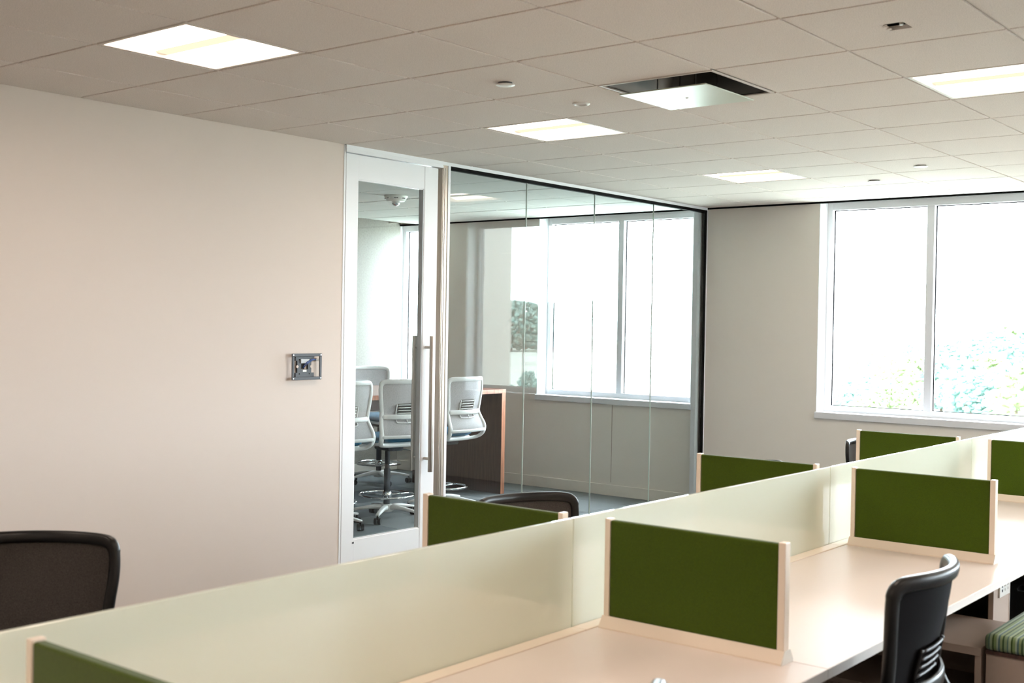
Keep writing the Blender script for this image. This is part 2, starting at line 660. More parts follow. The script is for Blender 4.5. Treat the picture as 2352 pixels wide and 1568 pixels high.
# wall angle at the left wall
boxobj('wall_angle', (0, 0.02, YB, 1.826, HC + 0.002, HC + 0.03), M['tee'], ceiling)
boxobj('wall_angle', (0, XR, YF - 0.03, YF - 0.012, HC + 0.002, HC + 0.03), M['tee'], ceiling)

# the tile with a rough cut-out
u, v = HOLE
x0, y0 = GX + u * T, GY + v * T
hx0, hx1, hy0, hy1 = 3.815, 3.905, 0.900, 1.000
b = new()
g_ = 0.0065
add_box(b, x0 + g_, hx0, y0 + g_, y0 + T - g_, HC, HC + 0.016)
add_box(b, hx1, x0 + T - g_, y0 + g_, y0 + T - g_, HC, HC + 0.016)
add_box(b, hx0, hx1, y0 + g_, hy0, HC, HC + 0.016)
add_box(b, hx0, hx1, hy1, y0 + T - g_, HC, HC + 0.016)
cut_tile = obj('cut_ceiling_tile', b, M['tile'], ceiling)
cut_tile['label'] = 'tile with a rough square hole cut through'
b = new()
rg = random.Random(5)
for k in range(13):                    # torn fibre tufts along the left lip
    yy = hy0 + 0.004 + k * 0.0075
    l = 0.006 + rg.random() * 0.014
    add_prism(b, [(hx0 - 0.004, HC - 0.001), (hx0 + l, HC + 0.002 + rg.random() * 0.006), (hx0 - 0.004, HC + 0.012)], 'y', yy - 0.003, yy + 0.003)
obj('torn_fibres', b, M['tile'], cut_tile)
b = add_cyl(new(), (3.875, 0.965, HC + 0.012), (3.875, 0.967, TOP), 0.004, n=10)
add_cyl(b, (3.875, 0.965, HC + 0.006), (3.875, 0.965, HC + 0.03), 0.007, n=10)
tag(obj('hanger_rod', b, M['plastic_w']), 'thin white rod hanging in the square ceiling hole', 'rod')

# meeting-room ceiling
mceil = box_struct('ceiling', (XC, -0.12, YC, YF - 0.012, HC + 0.05, HC + 0.06), M['plenum'])
mceil['label'] = 'meeting room grid ceiling behind the glass'
gm = new()
ys = [5.63 - k * T for k in range(-1, 9)]
xs = [-0.68 - k * T for k in range(-1, 6)]
for i in range(len(xs) - 1):
    for j in range(len(ys) - 1):
        xa, xb = max(XC, xs[i + 1]), min(-0.12, xs[i])
        ya, yb = max(YC, ys[j + 1]), min(YF - 0.012, ys[j])
        if xb - xa < 0.03 or yb - ya < 0.03:
            continue
        obj('ceiling_tile', add_box(new(), xa + 0.005, xb - 0.005, ya + (0.022 if j in (0, 2) else 0.005) * 0 + 0.005, yb - (0.024 if j in (1, 3) else 0.005), HC, HC + 0.014, bevel=0.002, seg=1), M['tile_conf'], mceil)
# last strip up to the window wall
for i in range(len(xs) - 1):
    xa, xb = max(XC, xs[i + 1]), min(-0.12, xs[i])
    if xb - xa > 0.03 and YF - 0.012 - ys[0] > 0.03:
        obj('ceiling_tile', add_box(new(), xa + 0.005, xb - 0.005, ys[0] + 0.005, YF - 0.012, HC, HC + 0.014, bevel=0.002, seg=1), M['tile_conf'], mceil)
for x in xs:
    if XC < x < -0.12:
        add_box(gm, x - 0.012, x + 0.012, YC, YF - 0.012, HC + 0.006, HC + 0.03)
for k, y in enumerate(ys):
    if YC < y < YF and k not in (1, 3):
        add_box(gm, XC, -0.12, y - 0.012, y + 0.012, HC + 0.0065, HC + 0.0305)
obj('suspension_grid', gm, M['tee'], mceil)

# ------------------------------------------------------------------ ceiling fixtures
def make_light():
    r = thing('ceiling_light', 'x', 'light')
    b = new()
    h = T / 2 - 0.008
    f = 0.018
    z0, z1 = 0.000, 0.062
    add_box(b, -h, h, -h, -h + f, z0, z1, bevel=0.002)
    add_box(b, -h, h, h - f, h, z0, z1, bevel=0.002)
    add_box(b, -h, -h + f, -h + f, h - f, z0, z1, bevel=0.002)
    add_box(b, h - f, h, -h + f, h - f, z0, z1, bevel=0.002)
    add_box(b, -h, h, -h, h, 0.07, 0.09)
    obj('housing', b, M['tee'], r)
    w = h - f
    for s in (-1, 1):
        b = new()
        pr = [(s * 0.035, 0.022)] + [(s * (0.035 + (w - 0.035) * t), 0.022 + 0.022 * math.sin(PI * t)) for t in (0.2, 0.4, 0.6, 0.8)] + [(s * w, 0.022)]
        pr += [(s * w, 0.055), (s * 0.035, 0.055)]
        # curved lens: profile across y, extruded along x
        v0 = [b.verts.new((-w, p[0], p[1])) for p in pr]
        v1 = [b.verts.new((w, p[0], p[1])) for p in pr]
        n = len(pr)
        for i in range(n):
            b.faces.new((v0[i], v1[i], v1[(i + 1) % n], v0[(i + 1) % n]))
        b.faces.new(v0)
        b.faces.new(v1[::-1])
        bmesh.ops.recalc_face_normals(b, faces=b.faces[:])
        obj('diffuser', b, M['diffuser'], r)
    obj('lamp_basket', add_box(new(), -w, w, -0.034, 0.034, 0.016, 0.06, bevel=0.006), M['basket'], r)
    return r


light0 = make_light()
LIGHT_LABELS = {(0, -1): 'lit square ceiling panel above the blank beige wall', (0, 3): 'lit square ceiling panel beside the black-edged air diffuser',
                (0, 7): 'lit square ceiling panel close to the window wall', (4, 3): 'lit square ceiling panel cut off by the photo edge beyond the square hole'}
first = True
for (u, v) in LIGHTS:
    o = light0 if first else copy_tree(light0)
    first = False
    o.location = (GX + (u + 0.5) * T, GY + (v + 0.5) * T, HC)
    o['label'] = LIGHT_LABELS.get((u, v), 'lit square ceiling panel outside the view over the open office')
    o['group'] = 'lit ceiling panels'

# air diffuser with a lowered plaque
r = thing('air_diffuser', 'square ceiling air diffuser with a dark recess around a lowered plate', 'vent', (GX + 2.5 * T, GY + 2.5 * T, HC))
h = T / 2 - 0.008
b = new()
v0 = [b.verts.new(p) for p in ((-h, -h, 0.001), (h, -h, 0.001), (h, h, 0.001), (-h, h, 0.001))]
k1 = 0.20
v1 = [b.verts.new(p) for p in ((-k1, -k1, 0.10), (k1, -k1, 0.10), (k1, k1, 0.10), (-k1, k1, 0.10))]
k2 = 0.12
v2 = [b.verts.new(p) for p in ((-k2, -k2, 0.22), (k2, -k2, 0.22), (k2, k2, 0.22), (-k2, k2, 0.22))]
for a, c in ((v0, v1), (v1, v2)):
    for i in range(4):
        b.faces.new((a[i], a[(i + 1) % 4], c[(i + 1) % 4], c[i]))
b.faces.new(v2)
bmesh.ops.recalc_face_normals(b, faces=b.faces[:])
o = obj('recess_cone', b, M['dark_metal'], r)
so = o.modifiers.new('thickness', 'SOLIDIFY')
so.thickness = 0.002
b = new()
f = 0.012
add_box(b, -h, h, -h, -h + f, -0.002, 0.004)
add_box(b, -h, h, h - f, h, -0.002, 0.004)
add_box(b, -h, -h + f, -h + f, h - f, -0.002, 0.004)
add_box(b, h - f, h, -h + f, h - f, -0.002, 0.004)
obj('rim', b, M['tee'], r)
obj('plaque', add_box(new(), -0.228, 0.228, -0.228, 0.228, -0.040, -0.034, bevel=0.002), M['plaque'], r)
b = new()
for sx in (-1, 1):
    for sy in (-1, 1):
        add_cyl(b, (sx * 0.1, sy * 0.1, -0.035), (sx * 0.1, sy * 0.1, 0.2), 0.004, n=8)
obj('plaque_hanger', b, M['dark_metal'], r)['kind'] = 'stuff'
obj('centre_screw', add_lathe(new(), [(0.0, -0.043), (0.006, -0.042), (0.008, -0.040), (0.008, -0.038)], 16), M['tee'], r)

# round covers
def cover(x, y, rad, drop, label):
    t = thing('sprinkler_cover', label, 'sprinkler', (x, y, HC))
    obj('cover_plate', add_lathe(new(), [(0.0, -drop), (rad * 0.93, -drop), (rad, -drop + 0.002), (rad, -drop + 0.004), (rad * 0.9, -drop + 0.005)], 40), M['plastic_w'], t, True)
    obj('neck', add_lathe(new(), [(rad * 0.75, -drop + 0.005), (rad * 0.75, 0.01)], 32), M['anthracite'], t, True)
    return t


def ring_head(x, y, rad, label):
    t = thing('sprinkler_ring', label, 'sprinkler', (x, y, HC))
    obj('escutcheon', add_lathe(new(), [(rad * 0.62, 0.002), (rad * 0.62, -0.006), (rad * 0.8, -0.008), (rad, -0.003), (rad, 0.002)], 40), M['plastic_w'], t, True)
    obj('recessed_head', add_lathe(new(), [(0, -0.002), (rad * 0.45, -0.001), (rad * 0.6, 0.004), (rad * 0.6, 0.01)], 32), M['pale'], t, True)
    return t


cover(2.037, 0.928, 0.045, 0.013, 'round white cover plate dropped below the ceiling, nearest the blank wall')
ring_head(2.030, 1.540, 0.044, 'white ceiling ring with a recessed head beside the air diffuser')
cover(2.079, 5.213, 0.048, 0.012, 'small round white cover on the ceiling just before the window wall')
cover(2.640, 4.608, 0.046, 0.010, 'small round white ceiling cover farther right, amid plain tiles')

# meeting-room ceiling sensor (camera dome)
t = thing('ceiling_sensor', 'white round ceiling sensor with a glassy dome seen through the door', 'sensor', (-1.82, 4.15, HC))
obj('sensor_body', add_lathe(new(), [(0.062, -0.052), (0.075, -0.050), (0.100, -0.020), (0.104, -0.006), (0.104, 0.001)], 40), M['plastic_w'], t, True)
obj('lens_dome', add_lathe(new(), [(0.0, -0.090), (0.02, -0.087), (0.034, -0.073), (0.037, -0.052)], 28), M['chrome'], t, True)
b = new()
for k in range(8):
    a = 2 * PI * k / 8
    for d in (-0.12, 0, 0.12):
        add_box(b, 0.094 * math.cos(a + d) - 0.004, 0.094 * math.cos(a + d) + 0.004, 0.094 * math.sin(a + d) - 0.004, 0.094 * math.sin(a + d) + 0.004, -0.030, -0.018)
obj('vent_slot', b, M['anthracite'], t)['kind'] = 'stuff'

# ------------------------------------------------------------------ sliding door and glass front
LX0, LX1 = -0.040, 0.004
door = struct('door_1', add_box(new(), LX0, LX1, 1.846, 1.954, 0.012, 2.735, bevel=0.003), M['white'])   # left stile
door['label'] = 'white framed sliding glass door with a long steel pull'
boxobj('stile', (LX0, LX1, 2.566, 2.705, 0.012, 2.735), M['white'], door, 0.008)
boxobj('top_rail', (LX0, LX1 - 0.0015, 1.954, 2.566, 2.580, 2.735), M['white'], door, 0.002)
boxobj('bottom_rail', (LX0, LX1 - 0.0015, 1.954, 2.566, 0.012, 0.280), M['white'], door, 0.002)
boxobj('pane', (LX0 + 0.006, LX0 + 0.014, 1.948, 2.572, 0.275, 2.585), M['glass'], door)
b = new()
add_box(b, LX0 + 0.002, LX1 - 0.004, 2.558, 2.566, 0.280, 2.580)
obj('glazing_stop', b, M['stop_grey'], door)
b = new()
add_box(b, LX0 + 0.016, LX1 - 0.006, 1.954, 2.558, 0.280, 0.286)
add_box(b, LX0 + 0.016, LX1 - 0.006, 1.954, 2.558, 2.573, 2.580)
obj('glazing_stop', b, M['white'], door)
for x, nm, sx in ((0.062, 'pull_handle', 1), (-0.100, 'pull_handle', -1)):
    hy = 2.602
    b = add_cyl(new(), (x, hy, 0.665), (x, hy, 1.585), 0.0165, n=24)
    o = smooth_angle(obj(nm, b, M['steel'], door), 40)
    for z in (0.752, 1.508):
        b = add_cyl(new(), (x, hy, z), (LX1 - 0.001 if sx > 0 else LX0 + 0.001, hy, z), 0.010, n=16)
        smooth_angle(obj('standoff', b, M['steel'], o), 40)
for k, y in enumerate((1.945, 1.954)):
    boxobj('maker_plate', (LX1, LX1 + 0.001, y - 0.004, y + 0.0035, 0.256, 0.268), M['anthracite'], door)

box_struct('trim_door_jamb', (-0.12, 0.003, 1.828, 1.842, 0, HC), M['white'])
trk = box_struct('trim_door_track', (-0.045, 0.012, 1.842, 2.742, 2.740, HC), M['white'])
boxobj('track_lip', (0.012, 0.016, 1.836, 2.742, 2.740, 2.755), M['white'], trk)
boxobj('track_lip', (0.012, 0.016, 1.836, 2.742, 2.762, HC), M['white'], trk)
# end post of the glass front
pst = box_struct('trim_glass_post', (-0.10, 0.004, 2.745, 2.800, 0, 2.762), M['post'])
boxobj('post_groove', (0.004, 0.007, 2.752, 2.760, 0, 2.742), M['steel'], pst)
boxobj('post_groove', (0.004, 0.007, 2.770, 2.778, 0, 2.742), M['steel'], pst)
boxobj('post_cover', (-0.05, 0.008, 2.800, 2.824, 0, 2.762), M['white'], pst)
# glass partition
b = add_box(new(), -0.06, 0.004, 2.735, 6.415, 2.762, HC + 0.012)
part = struct('partition_glass', b, M['white'])
part['label'] = 'frameless clear glass front of the meeting room'
boxobj('head_gasket', (-0.03, 0.005, 2.824, 6.400, 2.737, 2.762), M['gasket'], part)
boxobj('end_gasket', (-0.03, 0.002, 6.376, 6.402, 0.0, 2.740), M['gasket'], part)
boxobj('end_channel', (-0.045, 0.004, 6.402, 6.419, 0.0, 2.762), M['winframe'], part)
boxobj('start_gasket', (-0.022, 0.001, 2.824, 2.831, 0.0, 2.740), M['gasket'], part)
boxobj('end_post', (-0.092, -0.046, 6.33, 6.418, 0.0, 2.762), M['winframe'], part)
boxobj('floor_channel', (-0.035, 0.006, 2.824, 6.400, 0.0, 0.03), M['winframe'], part)
js = [2.831, 3.704, 4.598, 5.493, 6.376]
for a, c in zip(js, js[1:]):
    boxobj('pane', (-0.018, -0.006, a + 0.0015, c - 0.0015, 0.028, 2.745), M['glass'], part)
for y in js[1:-1]:
    boxobj('joint_strip', (-0.0175, -0.0065, y - 0.0015, y + 0.0015, 0.028, 2.742), M['milk_edge'], part)

# ------------------------------------------------------------------ wall bracket for a room panel
t = thing('wall_bracket', 'open dark grey mounting frame with blue cable on the beige wall', 'bracket', (0, 1.518, 1.396))
W2, H2 = 0.118, 0.080
b = new()
fx0, fx1 = 0.028, 0.036
add_box(b, fx0, fx1, -W2, W2, H2 - 0.018, H2)
add_box(b, fx0, fx1, -W2, W2, -H2, -H2 + 0.018)
add_box(b, fx0, fx1, -W2, -W2 + 0.018, -H2 + 0.018, H2 - 0.018)
add_box(b, fx0, fx1, W2 - 0.018, W2, -H2 + 0.018, H2 - 0.018)
fr = obj('bracket_frame', b, M['anthracite'], t)
bv = fr.modifiers.new('bevel', 'BEVEL')
bv.width = 0.0015
for sy in (-1, 1):
    for sz in (-1, 1):
        b = add_cyl(new(), (fx1, sy * (W2 - 0.009), sz * (H2 - 0.009)), (fx1 + 0.0015, sy * (W2 - 0.009), sz * (H2 - 0.009)), 0.004, n=14)
        obj('corner_screw', b, M['chrome'], t)
        b = add_box(new(), 0.0, fx0, sy * W2 * 0.62 - 0.006, sy * W2 * 0.62 + 0.006, sz * (H2 - 0.012) - 0.006, sz * (H2 - 0.012) + 0.006)
        obj('spacer', b, M['anthracite'], t)
# back plate: I-shaped with scalloped waist, a square cut-out, tabs at the corners
b = new()
px0, px1 = 0.0, 0.014
yl, yr = -0.060, 0.0515
add_box(b, px0, px1, yl - 0.012, yr + 0.022, 0.036, H2 - 0.016)
add_box(b, px0, px1, yl - 0.012, yr + 0.022, -H2 + 0.016, -0.038)
add_box(b, px0, px1, yl, -0.030, -0.038, 0.036)
add_box(b, px0, px1, 0.026, yr, -0.038, 0.036)
add_box(b, px0, px1, -0.030, 0.026, 0.018, 0.036)
add_box(b, px0, px1, -0.030, 0.026, -0.038, -0.017)
obj('back_plate', b, M['anthracite'], t)
for y in (yl, yr):
    obj('plate_notch', add_cyl(new(), (px1, y, 0.0), (px1 + 0.0008, y, 0.0), 0.009, n=18), M['wall'], t)
b = new()
for y, z in ((-0.044, 0.042), (0.036, 0.042), (-0.044, -0.044), (0.036, -0.044)):
    add_cyl(b, (px1, y, z), (px1 + 0.001, y, z), 0.004, n=12)
obj('screw_hole', b, M['gasket'], t)['kind'] = 'stuff'
boxobj('wall_hole', (0.0006, 0.0012, -0.029, 0.008, -0.016, 0.017), M['plenum'], t)
boxobj('junction_box', (px1, px1 + 0.008, -0.038, 0.030, 0.021, 0.046), M['stop_grey'], t, 0.001)
boxobj('printed_label', (px1, px1 + 0.0012, -0.016, 0.013, -0.032, -0.019), M['label'], t)
pts = spline([(0.004, -0.008, -0.008), (0.020, 0.000, 0.018), (0.026, 0.022, 0.034), (0.024, 0.055, 0.044), (0.020, 0.080, 0.043), (0.012, 0.094, 0.041)], 6)
obj('blue_cable', sweep(new(), [tuple(p) for p in pts], (0, 0, 1), 0.006, 0.006, n=8, power=2), M['blue_wire'], t, True)
pts = spline([(0.004, -0.004, -0.010), (0.022, 0.006, 0.012), (0.028, 0.028, 0.029), (0.022, 0.060, 0.040), (0.012, 0.090, 0.038)], 6)
obj('blue_cable', sweep(new(), [tuple(p) for p in pts], (0, 0, 1), 0.005, 0.005, n=8, power=2), M['blue_wire'], t, True)
b = add_box(new(), 0.0, 0.022, 0.086, 0.104, 0.032, 0.050, bevel=0.002)
obj('cable_plug', b, M['plastic_w'], t)

# ------------------------------------------------------------------ desk run
CX = 3.365                    # spine centre
DZ = 0.740
PITCH_Y = 1.895
Y0 = -0.25                    # first visible desk screen
SEAM0 = -0.222

# divider
div = thing('glass_desk_divider', 'long low frosted glass divider down the middle of the white desks', 'divider', (CX, 0, 0))
joints = [-2.225, -0.335, 1.570, 3.470, 5.40]
gl_lo, gl_hi = 0.738, 1.0775
prev = -3.4
segs = list(zip([-4.12] + joints, joints))
for a, c in segs:
    boxobj('glass_panel', (-0.004, 0.008, a + 0.003, c - 0.003, gl_lo, gl_hi), M['milk'], div, 0.0012)
boxobj('spine_rail', (-0.058, -0.006, -4.12, 5.40, 0.690, 0.742), M['trimwhite'], div, 0.002)
for a, c in segs:
    boxobj('spine_rail', (0.010, 0.062, a + 0.001, c - 0.001, 0.690, 0.742), M['trimwhite'], div, 0.002)
boxobj('glass_shoe', (-0.006, 0.010, -4.12, 5.40, 0.690, 0.7378), M['anthracite'], div)
for a, c in segs:
    boxobj('spine_leg', (-0.05, 0.05, c - 0.06, c - 0.01, 0.0, 0.69), M['taupe'], div)

# desktops
DW = 0.795
x_in, x_out = 0.066, 0.795
stations = [SEAM0 + PITCH_Y * k for k in (-2, -1, 0, 1, 2)] + [5.40]
RIGHT_LBL = ['white desk nearest the camera right of the divider, only its rear part in view',
             'white desk right of the divider between the corner-cut green screen and the large one',
             'white desk right of the divider with the black chair and striped cushion',
             'white desk behind the second whole green screen with an outlet on its leg',
             'white desk hidden behind the green screen cut by the photo edge']
LEFT_LBL = ['white desk hidden behind the nearest frosted glass, left of the divider', 'white desk behind the long nearest frosted panel with a black chair',
            'white desk behind the middle frosted panel left of the divider', 'white desk behind the farthest frosted panel near the windows',
            'last white desk left of the divider, hidden below the office window']

for side in (1, -1):
    for k in range(5):
        a, c = stations[k], stations[k + 1]
        lbl = (RIGHT_LBL if side > 0 else LEFT_LBL)[k]
        d = thing('desk', lbl, 'desk', (CX, a, 0), 0, 'white workstation desks')
        L = c - a
        xa, xb = sorted((side * x_in, side * x_out))
        o = boxobj('desktop', (xa, xb, 0.001, L - 0.001, DZ - 0.030, DZ), M['white_warm'], d, 0.0015)
        ex0, ex1 = sorted((side * x_out, side * (x_out + 0.0015)))
        boxobj('edge_band', (ex0, ex1, 0.001, L - 0.001, DZ - 0.029, DZ - 0.001), M['desk_edge'], d)
        # hollow support at the near end of each desk: apron, post, black sheet for the dark hollow
        lx = 0.30 if side > 0 and k in (1, 2) else 0.665        # shorter supports where a chair is pushed in
        xa, xb = sorted((side * 0.07, side * lx))
        boxobj('apron', (xa, xb, 0.025, 0.045, 0.655, DZ - 0.030), M['taupe'], d)
        xa, xb = sorted((side * (lx - 0.02), side * lx))
        boxobj('leg_panel', (xa, xb, 0.025, 0.238, 0.0, DZ - 0.030), M['taupe'], d)
        xa, xb = sorted((side * (lx - 0.02), side * (lx + 0.003)))
        boxobj('leg_panel_edge', (xa, xb, 0.238, 0.2405, 0.0, DZ - 0.030), M['desk_edge'], d)
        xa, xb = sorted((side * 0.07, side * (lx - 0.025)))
        boxobj('dark_hollow_sheet', (xa, xb, 0.19, 0.22, 0.02, DZ - 0.030), M['black_soft'], d)  # black sheet imitates the darkness inside the hollow support
        xa, xb = sorted((side * 0.02 + side * 0.045, side * 0.085))
        boxobj('modesty_panel', (xa, xb, 0.26, L - 0.01, 0.03, 0.688), M['dark_panel'], d)
        if side > 0 and k == 3:
            f = boxobj('power_outlet', (0.665, 0.673, 0.085, 0.222, 0.578, 0.650), M['plastic_w'], d, 0.0015)
            b = new()
            for z in (0.622, 0.604):
                add_box(b, 0.673, 0.674, 0.108, 0.122, z - 0.005, z + 0.005)
            obj('usb_port', b, M['anthracite'], f)['kind'] = 'stuff'
            b = new()
            for y in (0.152, 0.192):
                for dy, z in ((-0.007, 0.622), (0.007, 0.622), (0.0, 0.604)):
                    add_box(b, 0.673, 0.674, y + dy - 0.002, y + dy + 0.002, z - 0.005, z + 0.005)
            obj('socket_slot', b, M['taupe_d'], f)['kind'] = 'stuff'


# green screens
def make_screen():
    s = thing('desk_screen', 'x', 'screen')
    ln = 0.606
    th = 0.013
    z0, z1 = 0.038, 0.337
    # fabric panel, softly rounded
    obj('fabric_panel', add_box(new(), 0.018, ln - 0.022, -th, th, z0 - 0.006, z1 - 0.004, bevel=0.006, seg=3), M['green'], s)
    boxobj('post', (0.0, 0.018, -0.0155, 0.0155, 0.03, z1), M['trimwhite'], s, 0.002)
    boxobj('post', (ln - 0.022, ln, -0.0155, 0.0155, 0.03, z1), M['trimwhite'], s, 0.002)
    b = add_prism(new(), [(-0.036, 0.0), (0.036, 0.0), (0.036, 0.005), (0.0165, 0.036), (-0.0165, 0.036), (-0.036, 0.005)], 'x', -0.004, ln + 0.002)
    obj('foot_rail', b, M['trimwhite'], s)
    b = add_prism(new(), [(-0.037, 0.0), (0.037, 0.0), (0.037, 0.005), (0.017, 0.037), (-0.017, 0.037), (-0.037, 0.005)], 'x', ln + 0.002, ln + 0.005)
    obj('end_cap', b, M['plastic_w'], s)
    return s


scr0 = make_screen()
SCR_R = ['green felt desk screen cut off by the bottom photo corner', 'large green felt desk screen nearest the camera with all sides in view',
         'second whole green desk screen behind the black chair', 'green desk screen cut off by the photo edge under the window']
SCR_L = ['', 'green desk screen behind the glass in front of the sliding door', 'green desk screen behind the glass next to the meeting room corner',
         'green desk screen behind the glass below the office window sill']
firsts = True
for k in range(-1, 3):
    for side in (1, -1):
        if side < 0 and k < 0:
            continue
        o = scr0 if firsts else copy_tree(scr0)
        firsts = False
        y = Y0 + PITCH_Y * k
        if side > 0:
            o.location = (CX + 0.078, y, DZ)
        else:
            o.location = (CX - 0.078, y - 0.01, DZ)
            o.rotation_euler = (0, 0, PI)
        o['label'] = (SCR_R if side > 0 else SCR_L)[k + 1]
        o['group'] = 'green desk screens'


# low open cabinet under the second right desk and the pedestal with a cushion
t = thing('low_cabinet', 'low taupe open cabinet tucked under the white desk beside the striped cushion', 'cabinet', (3.46, 1.215, 0))
LW, LD = 0.672, 0.475
obj('cabinet_top', add_box(new(), 0, LW, -0.008, LD, 0.470, 0.500, bevel=0.0015), M['taupe'], t)
boxobj('side_panel', (0, 0.02, 0, LD, 0.0, 0.470), M['taupe'], t)
boxobj('side_panel', (LW - 0.022, LW, 0, LD, 0.0, 0.470), M['taupe'], t)
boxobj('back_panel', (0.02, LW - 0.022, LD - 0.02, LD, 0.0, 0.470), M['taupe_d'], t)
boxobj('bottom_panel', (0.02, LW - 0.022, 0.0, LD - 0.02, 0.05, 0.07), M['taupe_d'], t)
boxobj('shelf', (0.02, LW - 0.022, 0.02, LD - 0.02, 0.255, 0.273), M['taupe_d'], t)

t = thing('cushioned_pedestal', 'taupe pedestal seat with a green striped cushion at the desk edge', 'pedestal', (4.145, 1.20, 0))
PW, PD = 0.46, 0.52
boxobj('body', (0.006, PW - 0.006, 0.01, PD, 0.04, 0.485), M['taupe'], t, 0.002)
for z0, z1 in ((0.05, 0.26), (0.265, 0.475)):
    f = boxobj('drawer', (PW - 0.006, PW + 0.012, 0.014, PD - 0.004, z0, z1), M['taupe'], t, 0.002)
    boxobj('drawer_pull', (PW + 0.012, PW + 0.022, 0.15, PD - 0.15, z1 - 0.03, z1 - 0.02), M['steel'], f, 0.002)
boxobj('cushion_base', (0.004, PW - 0.002, 0.006, PD - 0.002, 0.485, 0.498), M['walnut_d'], t)
b = add_box(new(), 0.0, PW, 0.0, PD, 0.498, 0.560, bevel=0.02, seg=4)
for v in b.verts:
    if v.co.z > 0.55:
        v.co.z += 0.010 * (1 - ((v.co.x - PW / 2) / (PW / 2)) ** 2) * (1 - ((v.co.y - PD / 2) / (PD / 2)) ** 2)
obj('cushion', b, M['stripe'], t, True)
for sx in (0.05, PW - 0.05):
    for sy in (0.06, PD - 0.06):
        b = add_cyl(new(), (sx - 0.012, sy, 0.02), (sx + 0.012, sy, 0.02), 0.02, n=16)
        obj('caster', b, M['black_soft'], t)


